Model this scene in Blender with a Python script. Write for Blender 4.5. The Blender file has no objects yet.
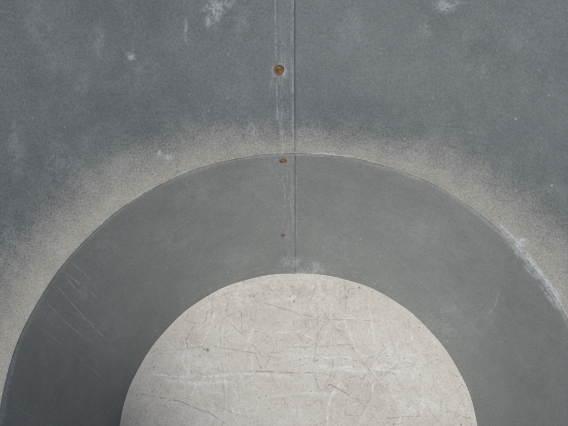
import bpy, math, numpy as np
from mathutils import Vector
rng=np.random.default_rng(7)
sc=bpy.context.scene
# ---------- surface chart: plan coordinates used for laying out wear marks on the metal
H=1.2; F=1200.0; CX=298.0; CY=453.0
def chart(r,z,th):
    R=F*r/(H-z); return CX+R*np.cos(th), CY-R*np.sin(th), R
PPU=2.0; X0,X1,Y0,Y1=-320,920,-260,940
W=int((X1-X0)*PPU); HH=int((Y1-Y0)*PPU)
def blur(a,s):
    k=int(3*s)+1; x=np.arange(-k,k+1); g=np.exp(-x*x/(2*s*s)); g/=g.sum()
    f=lambda v:np.convolve(v,g,'full')[k:k+len(v)]
    a=np.apply_along_axis(f,0,a)
    return np.apply_along_axis(f,1,a)
def stroke(A,pts,w=0.6,amp=1.0,jit=0.25,breaks=0.0,taper=True):
    pts=np.array(pts,float)
    seg=np.hypot(*np.diff(pts,axis=0).T); L=seg.sum(); n=max(4,int(L*PPU*1.3))
    t=np.linspace(0,L,n); cum=np.concatenate([[0],np.cumsum(seg)])
    x=np.interp(t,cum,pts[:,0]); y=np.interp(t,cum,pts[:,1])
    k=max(3,int(n/12)); 
    def sm(v,k):
        kk=np.ones(k)/k; p=np.pad(v,(k//2,k-1-k//2),'edge'); return np.convolve(p,kk,'valid')
    if len(pts)>2: x=sm(x,k); y=sm(y,k)
    x=x+sm(rng.normal(0,1,n),5)*jit; y=y+sm(rng.normal(0,1,n),5)*jit
    a=amp*(0.55+0.45*np.clip(sm(rng.normal(0,1,n),9)*2.2+0.6,0,1))
    if breaks>0:
        b=sm(rng.normal(0,1,n),max(3,n//14)); b=(b-b.mean())/(b.std()+1e-6)
        a=a*np.clip((b+1.2-2.2*breaks)*1.5,0,1)
    if taper: a=a*np.clip(np.minimum(t,L-t)/(0.18*L+.01),0.15,1)
    px=(x-X0)*PPU; py=(y-Y0)*PPU; R=int(np.ceil(w*PPU*2))
    for dx in range(-R,R+1):
        for dy in range(-R,R+1):
            ix=np.round(px).astype(int)+dx; iy=np.round(py).astype(int)+dy
            d2=((ix-px)**2+(iy-py)**2)/PPU**2
            v=a*np.exp(-d2/(2*(w*0.6)**2))
            ok=(ix>=0)&(ix<W)&(iy>=0)&(iy<HH)
            np.maximum.at(A,(iy[ok],ix[ok]),v[ok])
def blob(A,x,y,rx,ry,amp,rag=0.5,gs=1.4,streak=0):
    R=int(max(rx,ry)*PPU*2.2)+2
    cx=int((x-X0)*PPU); cy=int((y-Y0)*PPU)
    ys=slice(max(0,cy-R),min(HH,cy+R)); xs=slice(max(0,cx-R),min(W,cx+R))
    yy,xx=np.mgrid[ys,xs]
    if yy.size==0: return
    d=((xx/PPU+X0-x)/rx)**2+((yy/PPU+Y0-y)/ry)**2
    n=blur(rng.normal(0,1,xx.shape),gs); n=n/(n.std()+1e-6)
    n2=blur(rng.normal(0,1,xx.shape),5); n=n*.6+.6*n2/(n2.std()+1e-6)
    v=amp*np.clip(np.exp(-d*0.7)*(1+rag*n)-.12,0,1.5)
    A[ys,xs]=np.maximum(A[ys,xs],v)
def sample(A,x,y):
    px=np.clip((x-X0)*PPU,0,W-1.01); py=np.clip((y-Y0)*PPU,0,HH-1.01)
    ix=px.astype(int); iy=py.astype(int); fx=px-ix; fy=py-iy
    ix=np.minimum(ix,W-2); iy=np.minimum(iy,HH-2)
    return (A[iy,ix]*(1-fx)+A[iy,ix+1]*fx)*(1-fy)+(A[iy+1,ix]*(1-fx)+A[iy+1,ix+1]*fx)*fy
def Z(): return np.zeros((HH,W),np.float32)
def arc(R,a0,a1,n=30,dr=0):
    t=np.radians(np.linspace(a0,a1,n)); RR=R+np.linspace(0,dr,n)
    return np.c_[CX+RR*np.cos(t),CY-RR*np.sin(t)]
# ---------- wall marks
wl,wd,wr=Z(),Z(),Z()
for i in range(26):
    x=rng.uniform(268,298); y0=rng.uniform(-20,150); L=rng.uniform(20,120)
    f=lambda y:CX+(x-CX)*(CY-y)/CY
    stroke(wl if rng.random()<.55 else wd,[(f(y0),y0),(f(y0+L),y0+L)],w=.45,amp=rng.uniform(.3,.75),breaks=.4)
stroke(wl,[(274,-60),(276,60),(277,110),(284,150)],w=.5,amp=.8,breaks=.15,taper=False)
stroke(wl,[(281,80),(283,150),(286,225),(289,270)],w=.5,amp=.7,breaks=.25)
stroke(wl,[(292.6,-60),(293,150),(293.8,276)],w=1.0,amp=.5,breaks=.25,taper=False)
for i in range(34):
    x=rng.uniform(282,297); y0=rng.uniform(160,250)
    stroke(wl if rng.random()<.7 else wd,[(x,y0),(x+rng.uniform(-2,2),y0+rng.uniform(8,40))],w=.5,amp=rng.uniform(.3,.8),breaks=.35)
stroke(wd,[(294.6,-100),(295,140),(295.3,200),(295.6,276)],w=.5,amp=.35,taper=False,jit=.15,breaks=.3)  # seam line: grime, with the gap's shadow painted in
for (x,y,rx,ry,a) in [(214,10,8,12,.6),(222,3,9,4,.6),(208,22,2,6,.5),(128,52,4,3,.5),(132,58,3,3,.45),(100,40,4,12,.2),(186,30,1.5,9,.4),(445,5,9,6,.35),(456,3,5,3,.45),(424,30,5,9,.15),
    (165,158,6,3,.6),(160,154,2,3,.6),(16,150,6,18,.14),(60,60,16,12,.08),(520,40,18,10,.08),(350,30,14,20,.08),(316,268,7,5,.6),(290,262,8,5,.5),(306,272,10,3,.5),(175,240,20,14,.15),(40,20,12,16,.1),(470,70,18,9,.08),(332,148,2,1.5,.6),
    (252,128,6,8,.25),(310,132,14,6,.2),(240,258,20,8,.15),(420,230,26,14,.12),(110,330,20,26,.12)]:
    blob(wl,x,y,rx,ry,a,.9,gs=1.0)
for i in range(110):
    blob(wl,rng.uniform(-300,900),rng.uniform(-250,150),rng.uniform(1,8),rng.uniform(2,14),rng.uniform(.04,.15),.9,gs=1)
for i in range(40):
    blob(wl if i%2 else wd,rng.uniform(0,568),rng.uniform(160,430),rng.uniform(6,24),rng.uniform(6,24),rng.uniform(.06,.16),.9)
for i in range(130):
    blob(wd,rng.uniform(-300,900),rng.uniform(-250,170),rng.uniform(3,16),rng.uniform(3,26),rng.uniform(.08,.24),.8)
for i in range(420):
    blob(wl if rng.random()<.5 else wd,rng.uniform(-100,700),rng.uniform(-100,440),rng.uniform(.4,.9),rng.uniform(.4,1.2),rng.uniform(.25,.7),.3)
for a,b,c in [((52,280),(118,352),.75),((60,268),(100,300),.8),((40,296),(96,346),.6),((70,262),(98,290),.7),((64,274),(84,296),.8),((18,312),(110,384),.4),((60,306),(140,350),.35),
    ((8,402),(40,420),.4),((180,190),(240,212),.25),((486,318),(500,290),.7),((470,328),(488,306),.4),((330,190),(372,230),.2),((380,240),(440,300),.2),((204,214),(150,246),.2)]:
    mid=((a[0]+b[0])/2+rng.uniform(-3,3),(a[1]+b[1])/2+rng.uniform(-3,3))
    stroke(wl,[a,mid,b],w=.6,amp=min(1,c*1.3),breaks=.12)
for i in range(230):
    t=rng.uniform(0,2*math.pi); R=rng.uniform(190,620); x=CX+R*math.cos(t); y=CY-R*math.sin(t)
    L=rng.uniform(4,34); an=rng.uniform(0,math.pi)
    stroke(wl if rng.random()<.6 else wd,[(x,y),(x+L*math.cos(an)/2+rng.uniform(-2,2),y+L*math.sin(an)/2),(x+L*math.cos(an),y+L*math.sin(an))],w=.45,amp=rng.uniform(.15,.5),breaks=.3)
stroke(wl,arc(300.3,8,172,200),w=1.0,amp=.6,breaks=.2,taper=False)
stroke(wl,arc(298.5,8,172,200),w=1.2,amp=.35,breaks=.4,taper=False)
for k in range(5):
    stroke(wl,arc(299.0+k*1.1,25+k,47-k,60),w=1.6,amp=1.3,breaks=.08)
stroke(wl,arc(305,38,50,40),w=1.4,amp=1.2,breaks=.3)
for x0 in range(16):
    a=rng.uniform(27,46); stroke(wl,arc(300+rng.uniform(-6,3),a,a+rng.uniform(1,4),6),w=1.3,amp=1,breaks=.15)
blob(wl,518,243,8,5,.9,.8); blob(wl,556,292,4,8,.8,.8)
stroke(wl,arc(301,72,97,60),w=.9,amp=.9,breaks=.3)
stroke(wl,arc(302,76,88,40),w=1.0,amp=1,breaks=.3)
stroke(wl,arc(301,108,135,60),w=1.1,amp=.9,breaks=.35)
for k in range(3): stroke(wl,arc(300-k*1.5,150+4*k,184,60),w=1.3,amp=.9,breaks=.3)
stroke(wl,arc(296,170,182,20),w=2.2,amp=.9,breaks=.25)
stroke(wd,arc(298.8,-180,0,200),w=.7,amp=.3,breaks=.3,taper=False)
stroke(wd,arc(181.5,-180,180,500),w=1.0,amp=.6,breaks=.25,taper=False)
for i in range(60):
    a=rng.uniform(60,120); stroke(wl,arc(rng.uniform(183,190),a,a+rng.uniform(.5,2),6),w=.7,amp=rng.uniform(.2,.5))
for (x,y,r_,a) in [(279,70,5,1),(283,160,3.6,.7),(283,235,3,.35)]:
    blob(wr,x+.5,y+1,r_,r_*1.2,a,.5)
    stroke(wl,[(x+(r_+2.2)*math.cos(t),y+(r_+2.2)*math.sin(t)) for t in np.linspace(0,6.2,24)],w=.9,amp=.6*a,breaks=.3,taper=False)
    blob(wl,x+r_,y+2,3,4,.5*a,.8)
    stroke(wr,[(x,y+4),(x+1,y+16)],w=1.0,amp=.3*a)
# ---------- disc marks
dl,dd,dg=Z(),Z(),Z()
def rnd_curve(x,y,L,an,bend):
    n=8; P=[]; a=an
    for i in range(n):
        P.append((x,y)); x+=L/n*math.cos(a); y+=L/n*math.sin(a); a+=bend/n+rng.normal(0,.03)
    return P
for P,w,a in [([(134,372),(190,378),(240,374),(300,377)],1.6,.9),([(210,300),(260,290),(330,300)],.9,.6),([(368,300),(376,350),(372,400),(380,430)],1.2,.85),
    ([(280,352),(330,358),(400,356),(444,350)],1.4,.8),([(300,375),(350,366),(420,374)],1.5,.85),([(190,330),(182,360),(200,400)],1.5,.7),([(388,384),(400,410),(398,430)],1.6,.8),
    ([(160,380),(200,384),(236,380)],2.5,.8),([(340,310),(356,350),(390,372)],1.0,.7),([(250,400),(310,392),(352,400)],1.2,.6),([(316,330),(350,318),(372,322)],1.6,.6),
    ([(300,362),(360,372),(430,352)],2.2,.7),([(186,336),(190,360),(186,392)],2.2,.6),([(268,334),(300,330),(330,350)],1,.7)]:
    stroke(dl,P,w=w,amp=a,breaks=.2)
for P,w,a in [([(196,324),(186,340),(190,356)],.7,.95),([(318,300),(317,340),(312,378)],.6,.7),([(240,372),(320,372),(336,377)],.7,1),([(130,392),(180,401),(214,416)],.7,.95),
    ([(318,392),(330,384),(352,396)],.8,.9),([(246,298),(320,318),(396,322)],.55,.7),([(414,350),(380,380),(352,430)],.6,.7),([(216,310),(258,350),(300,430)],.55,.65),([(300,280),(330,320),(410,420)],.5,.6),
    ([(150,352),(210,346),(290,360)],.6,.75),([(254,330),(300,346),(372,344)],.55,.7),([(236,286),(220,330),(226,420)],.5,.6),([(176,404),(206,410),(232,428)],.7,.8),([(210,330),(214,300),(240,290)],.6,.6)]:
    stroke(dd,P,w=w,amp=a,breaks=.2)
for i in range(240):
    t=rng.uniform(0,6.28); R=175*math.sqrt(rng.random())
    stroke(dl,rnd_curve(CX+R*math.cos(t),CY-R*math.sin(t),rng.uniform(10,110),rng.uniform(0,6.28),rng.normal(0,.7)),w=rng.choice([.4,.5,.8,1.3],p=[.4,.3,.2,.1]),amp=rng.uniform(.4,1),breaks=.4)
for i in range(560):
    t=rng.uniform(0,6.28); R=178*math.sqrt(rng.random())
    stroke(dd,rnd_curve(CX+R*math.cos(t),CY-R*math.sin(t),5+rng.exponential(26),rng.uniform(0,6.28),rng.normal(0,.8)),w=rng.choice([.35,.5,.65]),amp=rng.uniform(.2,.8),breaks=.4)
for i in range(520):
    t=rng.uniform(0,6.28); R=179*math.sqrt(rng.random()) if rng.random()<.5 else 179-rng.exponential(10)
    s=rng.uniform(.35,.8)
    blob(dd,CX+R*math.cos(t),CY-R*math.sin(t),s,s*rng.uniform(.7,1.6),rng.uniform(.3,.9),.3)
blob(dd,208,350,1.6,1.6,1,.3); blob(dd,250,296,1,1,1,.2)
for i in range(34):
    t=rng.uniform(0,6.28); R=170*math.sqrt(rng.random())
    blob(dl,CX+R*math.cos(t),CY-R*math.sin(t),rng.uniform(6,26),rng.uniform(4,16),rng.uniform(.15,.5),.9)
    t=rng.uniform(0,6.28); R=170*math.sqrt(rng.random())
    blob(dg,CX+R*math.cos(t),CY-R*math.sin(t),rng.uniform(8,34),rng.uniform(6,22),rng.uniform(.2,.6),.8)
blob(dg,300,292,60,12,.8,.6); blob(dg,345,400,30,16,.7,.6); blob(dg,420,345,18,18,.5,.6); blob(dg,250,310,34,14,.6,.7)
for i in range(70):
    a=rng.uniform(-180,180); stroke(dg,arc(rng.uniform(170,180),a,a+rng.uniform(3,14),12),w=rng.uniform(.8,2.5),amp=rng.uniform(.3,.9),breaks=.3)

# ---------- profiles
def prof_lower():
    s=np.linspace(0,1,190); r=.18+.0602*s+.0015*np.sin(s*math.pi); z=.24*s; return r,z
def upz(r): return .2425+1.6*np.maximum(r-.24,0)**1.6
def prof_upper():
    rr=np.concatenate([np.linspace(.2406,.405,300),np.linspace(.409,.62,50)])
    zz=upz(rr)
    er=np.array([.2404,.2401,.2401,.2403]); ez=np.array([.2388,.2400,.2414,.2423])
    a=np.linspace(math.radians(130),math.radians(-150),16); c=.011
    cr=.62+c*math.cos(math.radians(50))*1.0; cz=upz(np.array([.62]))[0]-c*math.sin(math.radians(130))
    return np.concatenate([er,rr,cr+c*np.cos(a)[1:]]),np.concatenate([ez,zz,cz+c*np.sin(a)[1:]])
th=np.concatenate([np.linspace(-.12,math.pi+.12,1500),np.linspace(math.pi+.12,2*math.pi-.12,302)[1:-1]])
def beige_band_at(x,y,R,th):  # beige band just outside the step, wider towards the sides
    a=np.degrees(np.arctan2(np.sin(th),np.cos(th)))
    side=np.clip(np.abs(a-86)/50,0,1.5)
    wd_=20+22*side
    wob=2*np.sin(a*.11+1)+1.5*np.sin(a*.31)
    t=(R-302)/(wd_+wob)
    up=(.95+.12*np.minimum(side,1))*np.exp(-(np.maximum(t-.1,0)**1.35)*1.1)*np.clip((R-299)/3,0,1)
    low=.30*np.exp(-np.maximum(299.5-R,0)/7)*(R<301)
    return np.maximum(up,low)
def make_grid(name,r,z,th,attrs,closed=True):
    nr,nt=len(r),len(th)
    Rr=np.repeat(r[:,None],nt,1); Zz=np.repeat(z[:,None],nt,1); T=np.repeat(th[None,:],nr,0)
    k=.0006*np.sin(3*T+1)+.0005*np.sin(7*T)+.0002*np.sin(23*T+Zz*30)
    x=(Rr+k)*np.cos(T); y=(Rr+k)*np.sin(T)
    co=np.stack([x,y,Zz],-1).reshape(-1,3)
    i=np.arange(nr-1)[:,None]; j=np.arange(nt if closed else nt-1)[None,:]; j2=(j+1)%nt
    f=np.stack([i*nt+j,i*nt+j2,(i+1)*nt+j2,(i+1)*nt+j],-1).reshape(-1,4)[:, ::-1]
    return finish(name,co,f,Rr.ravel(),Zz.ravel(),T.ravel(),attrs)
def finish(name,co,f,Rr,Zz,T,attrs):
    me=bpy.data.meshes.new(name); nf=len(f)
    me.vertices.add(len(co)); me.vertices.foreach_set('co',co.astype(np.float32).ravel())
    me.loops.add(nf*4); me.loops.foreach_set('vertex_index',f.astype(np.int32).ravel())
    me.polygons.add(nf); me.polygons.foreach_set('loop_start',np.arange(nf,dtype=np.int32)*4)
    me.polygons.foreach_set('use_smooth',np.ones(nf,dtype=bool))
    me.update(calc_edges=True)
    x,y,R=chart(Rr,Zz,T)
    for k,v in attrs.items():
        at=me.attributes.new(k,'FLOAT','POINT')
        val=beige_band_at(x,y,R,T) if v is None else sample(v,x,y)
        at.data.foreach_set('value',np.asarray(val,np.float32).ravel())
    o=bpy.data.objects.new(name,me); sc.collection.objects.link(o); return o

# ---------- node helpers
class N:
    def __init__(s,name):
        s.m=bpy.data.materials.new(name); s.m.use_nodes=True; s.t=s.m.node_tree; s.b=s.t.nodes['Principled BSDF']
        s.tc=s.t.nodes.new('ShaderNodeTexCoord').outputs['Object']
    def L(s,a,b): s.t.links.new(a,b)
    def noise(s,scale,detail=4,rough=.6,vec=None,dist=0):
        n=s.t.nodes.new('ShaderNodeTexNoise'); n.inputs['Scale'].default_value=scale; n.inputs['Detail'].default_value=detail
        n.inputs['Roughness'].default_value=rough; n.inputs['Distortion'].default_value=dist; s.L(vec or s.tc,n.inputs['Vector']); return n.outputs['Fac']
    def mapr(s,x,a,b,c=0,d=1):
        n=s.t.nodes.new('ShaderNodeMapRange'); s.L(x,n.inputs[0])
        for i,v in enumerate((a,b,c,d)): n.inputs[i+1].default_value=v
        return n.outputs[0]
    def math(s,op,a,b,c=None):
        n=s.t.nodes.new('ShaderNodeMath'); n.operation=op
        for i,v in enumerate((a,b,c)):
            if v is None: continue
            if isinstance(v,(int,float)): n.inputs[i].default_value=v
            else: s.L(v,n.inputs[i])
        return n.outputs[0]
    def mix(s,f,a,b,mode='MIX'):
        n=s.t.nodes.new('ShaderNodeMix'); n.data_type='RGBA'; n.blend_type=mode
        for i,v in ((0,f),(6,a),(7,b)):
            if isinstance(v,(int,float)): n.inputs[i].default_value=v
            elif isinstance(v,tuple): n.inputs[i].default_value=(*v,1)
            else: s.L(v,n.inputs[i])
        return n.outputs[2]
    def attr(s,nm):
        n=s.t.nodes.new('ShaderNodeAttribute'); n.attribute_name=nm; return n.outputs['Fac']
    def out(s,col,rough,bumph,dist=.0005,strength=.5,metal=0,spec=.5):
        s.L(col,s.b.inputs['Base Color'])
        if isinstance(rough,(int,float)): s.b.inputs['Roughness'].default_value=rough
        else: s.L(rough,s.b.inputs['Roughness'])
        s.b.inputs['Metallic'].default_value=metal; s.b.inputs['Specular IOR Level'].default_value=spec
        if bumph is not None:
            n=s.t.nodes.new('ShaderNodeBump'); n.inputs['Distance'].default_value=dist; n.inputs['Strength'].default_value=strength
            s.L(bumph,n.inputs['Height']); s.L(n.outputs[0],s.b.inputs['Normal'])
        return s.m
def metal_mat(name,ca,cb,pale,ruf,grain=.3):
    n=N(name)
    big=n.mapr(n.noise(7,3,.65),.35,.68)
    c=n.mix(big,ca,cb)
    med=n.mapr(n.noise(50,4,.8),.42,.70)
    c=n.mix(n.math('MULTIPLY',med,.35),c,pale)
    fine=n.noise(560,2,.9)
    c=n.mix(1.0,c,n.mix(n.mapr(fine,.25,.75),(1-grain,)*3,(1+grain,)*3),'MULTIPLY')
    d=n.attr('beige_band')
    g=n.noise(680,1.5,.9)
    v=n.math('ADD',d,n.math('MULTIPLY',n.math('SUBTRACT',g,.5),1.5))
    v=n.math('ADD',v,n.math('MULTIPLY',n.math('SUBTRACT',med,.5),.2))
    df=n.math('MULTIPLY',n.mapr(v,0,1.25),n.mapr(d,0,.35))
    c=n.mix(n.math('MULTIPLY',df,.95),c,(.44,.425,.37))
    # dark grit on top of the beige speckled band
    c=n.mix(n.math('MULTIPLY',n.math('MULTIPLY',n.mapr(fine,.56,.68),d),.5),c,(.13,.135,.13))
    li=n.attr('lightm'); da=n.attr('darkm'); ru=n.attr('rustm')
    brk=n.mapr(g,.3,.6,.35,1)
    c=n.mix(n.math('MINIMUM',n.math('MULTIPLY',n.math('MULTIPLY',li,brk),.8),.95),c,(.56,.60,.63))
    c=n.mix(n.math('MULTIPLY',da,.65),c,(.06,.062,.06))
    c=n.mix(n.math('MULTIPLY',ru,.8),c,(.19,.105,.05))
    return n.out(c,ruf,fine,.0004,.4,0,.4)
mat_up=metal_mat('weathered_grey_sheet',(.092,.111,.118),(.134,.156,.161),(.185,.208,.212),.58)
mat_lo=metal_mat('grey_collar_sheet',(.183,.208,.208),(.225,.247,.242),(.29,.315,.31),.42,.26)
n=N('scratched_cream_paint')
c=n.mix(n.mapr(n.noise(9,4,.65),.35,.65),(.70,.675,.61),(.77,.76,.72))
c=n.mix(n.math('MULTIPLY',n.mapr(n.noise(60,5,.85),.46,.68),.45),c,(.57,.54,.475))
c=n.mix(n.math('MULTIPLY',n.attr('dirtm'),.5),c,(.50,.465,.395))
c=n.mix(n.math('MULTIPLY',n.attr('lightm'),.9),c,(.90,.91,.91))
c=n.mix(n.math('MULTIPLY',n.attr('darkm'),.75),c,(.20,.18,.155))
c=n.mix(n.math('MULTIPLY',n.mapr(n.noise(600,2,.9),.46,.75),.5),c,(.38,.35,.30))
h=n.math('SUBTRACT',n.math('MULTIPLY',n.noise(300,2,.8),.4),n.attr('darkm'))
mat_disc=n.out(c,.6,h,.0004,.5,0,.35)
n=N('rusty_steel')
c=n.mix(n.mapr(n.noise(400,4,.7),.35,.65),(.08,.045,.025),(.26,.15,.07))
mat_rust=n.out(c,.8,n.noise(700,3,.7),.0005,.7)
n=N('gravel_ground')
vo=n.t.nodes.new('ShaderNodeTexVoronoi'); vo.inputs['Scale'].default_value=45; n.L(n.tc,vo.inputs['Vector'])
c=n.mix(n.noise(20,5,.7),(.16,.15,.13),(.30,.28,.25)); 
mat_ground=n.out(c,.9,vo.outputs['Distance'],.01,1)

# ---------- build
root=bpy.data.objects.new('metal_funnel',None); sc.collection.objects.link(root)
root['label']='weathered grey sheet metal funnel with beige-banded step and scratched cream bottom'; root['category']='metal funnel'
WA={'lightm':wl,'darkm':wd,'rustm':wr,'beige_band':None}
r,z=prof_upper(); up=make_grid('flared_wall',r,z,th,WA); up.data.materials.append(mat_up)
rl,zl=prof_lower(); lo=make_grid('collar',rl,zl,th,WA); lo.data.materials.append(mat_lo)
rd=np.concatenate([[.0005],np.linspace(.004,.1815,330)]); td=np.concatenate([np.linspace(-.25,math.pi+.25,1300),np.linspace(math.pi+.25,2*math.pi-.25,402)[1:-1]])
di=make_grid('bottom_plate',rd,np.full_like(rd,.001),td,{'lightm':dl,'darkm':dd,'dirtm':dg}); di.data.materials.append(mat_disc)
def strip(name,r,z,mat,wid=19):
    dr=np.gradient(r); dz=np.gradient(z); l=np.hypot(dr,dz); nr_,nz_=-dz/l,dr/l
    R=F*r/(H-z)
    us=np.concatenate([np.linspace(0,1,14),[1.0,1.02]]); hs=np.concatenate([-.0003+.0009*np.linspace(0,1,14)**.6,[.0003,-.0004]])
    P=[];Rr=[];Zz=[];T=[]
    for u,h in zip(us,hs):
        dx=-(wid*R/430)*(1-u)-3+ (0.15 if u>1 else 0)
        t=math.pi/2+np.arcsin(-dx/R)
        k=.0006*np.sin(3*t+1)+.0005*np.sin(7*t)+.0002*np.sin(23*t+z*30)
        rr=r+k+nr_*h; zz=z+nz_*h
        P.append(np.stack([rr*np.cos(t),rr*np.sin(t),zz],-1)); Rr.append(r);Zz.append(z);T.append(t)
    co=np.stack(P,1); nc=len(us); nr2=len(r)
    i=np.arange(nr2-1)[:,None]; j=np.arange(nc-1)[None,:]
    f=np.stack([i*nc+j,i*nc+j+1,(i+1)*nc+j+1,(i+1)*nc+j],-1).reshape(-1,4)
    o=finish(name,co.reshape(-1,3),f,np.stack(Rr,1).ravel(),np.stack(Zz,1).ravel(),np.stack(T,1).ravel(),WA)
    o.data.materials.append(mat); return o
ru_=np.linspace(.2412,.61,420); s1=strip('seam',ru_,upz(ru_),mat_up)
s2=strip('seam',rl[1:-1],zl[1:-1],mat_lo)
parts=[up,lo,di,s1,s2]
import bmesh
def rivet(px,py,rad):
    dx=px-CX; dy=CY-py; R=math.hypot(dx,dy); t=math.atan2(dy,dx)
    if R>300: r_,z_=ru_,upz(ru_)
    else: r_,z_=rl,zl
    Rc=F*r_/(H-z_); i=int(np.argmin(abs(Rc-R))); rr,zz=r_[i],z_[i]
    d=np.array([r_[min(i+1,len(r_)-1)]-r_[i-1],z_[min(i+1,len(r_)-1)]-z_[i-1]]); d/=np.linalg.norm(d)
    nrm=Vector((-d[1]*math.cos(t),-d[1]*math.sin(t),d[0]))
    bm=bmesh.new(); prof=[(1.0,-.1),(1.02,.12),(.9,.3),(.62,.42),(.45,.36),(.32,.1),(0.05,.05)]
    seg=28; rings=[]
    for q,hh in prof:
        rings.append([bm.verts.new((rad*q*math.cos(a)*(1+.05*math.sin(3*a)),rad*q*math.sin(a),rad*hh)) for a in np.linspace(0,2*math.pi,seg,endpoint=False)])
    for a,b in zip(rings,rings[1:]):
        for k in range(seg): bm.faces.new((a[k],a[(k+1)%seg],b[(k+1)%seg],b[k]))
    bm.faces.new(rings[-1])
    for f in bm.faces: f.smooth=True
    me=bpy.data.meshes.new('rivet'); bm.to_mesh(me); bm.free(); me.materials.append(mat_rust)
    o=bpy.data.objects.new('rivet',me); sc.collection.objects.link(o)
    o.rotation_mode='QUATERNION'; o.rotation_quaternion=nrm.to_track_quat('Z','Y')
    o.location=Vector((rr*math.cos(t),rr*math.sin(t),zz))+nrm*.0006
    return o
parts+=[rivet(279,70,.0036),rivet(283,160,.0029),rivet(283,235,.0018)]
for p in parts: p.parent=root
me=bpy.data.meshes.new('ground'); g=8.0
me.from_pydata([(-g,-g,-.006),(g,-g,-.006),(g,g,-.006),(-g,g,-.006)],[],[(0,1,2,3)]); me.materials.append(mat_ground)
go=bpy.data.objects.new('ground',me); sc.collection.objects.link(go); go['kind']='structure'
# ---------- camera, light
cam=bpy.data.cameras.new('Camera'); co=bpy.data.objects.new('Camera',cam); sc.collection.objects.link(co); sc.camera=co
co.location=(0,0,H); cam.lens=36*F/568; cam.sensor_width=36; cam.shift_x=-(CX-284)/568; cam.shift_y=(CY-213)/568; cam.clip_start=.02; cam.clip_end=100
w=bpy.data.worlds.new('World'); sc.world=w; w.use_nodes=True; nt=w.node_tree
sky=nt.nodes.new('ShaderNodeTexSky'); sky.sky_type='NISHITA'; sky.sun_disc=False
el=math.radians(54); az=math.radians(205)
sky.sun_elevation=el; sky.sun_rotation=az; sky.dust_density=3; sky.air_density=1
nt.links.new(sky.outputs[0],nt.nodes['Background'].inputs[0]); nt.nodes['Background'].inputs[1].default_value=.08
sl=bpy.data.lights.new('sun','SUN'); sl.energy=1.95; sl.angle=math.radians(28); sl.color=(1,.98,.95)
so=bpy.data.objects.new('sun',sl); sc.collection.objects.link(so)
d=Vector((math.sin(az)*math.cos(el),math.cos(az)*math.cos(el),math.sin(el)))
so.rotation_mode='QUATERNION'; so.rotation_quaternion=d.to_track_quat('Z','Y')
sc.view_settings.view_transform='Standard'; sc.view_settings.look='None'; sc.view_settings.exposure=0
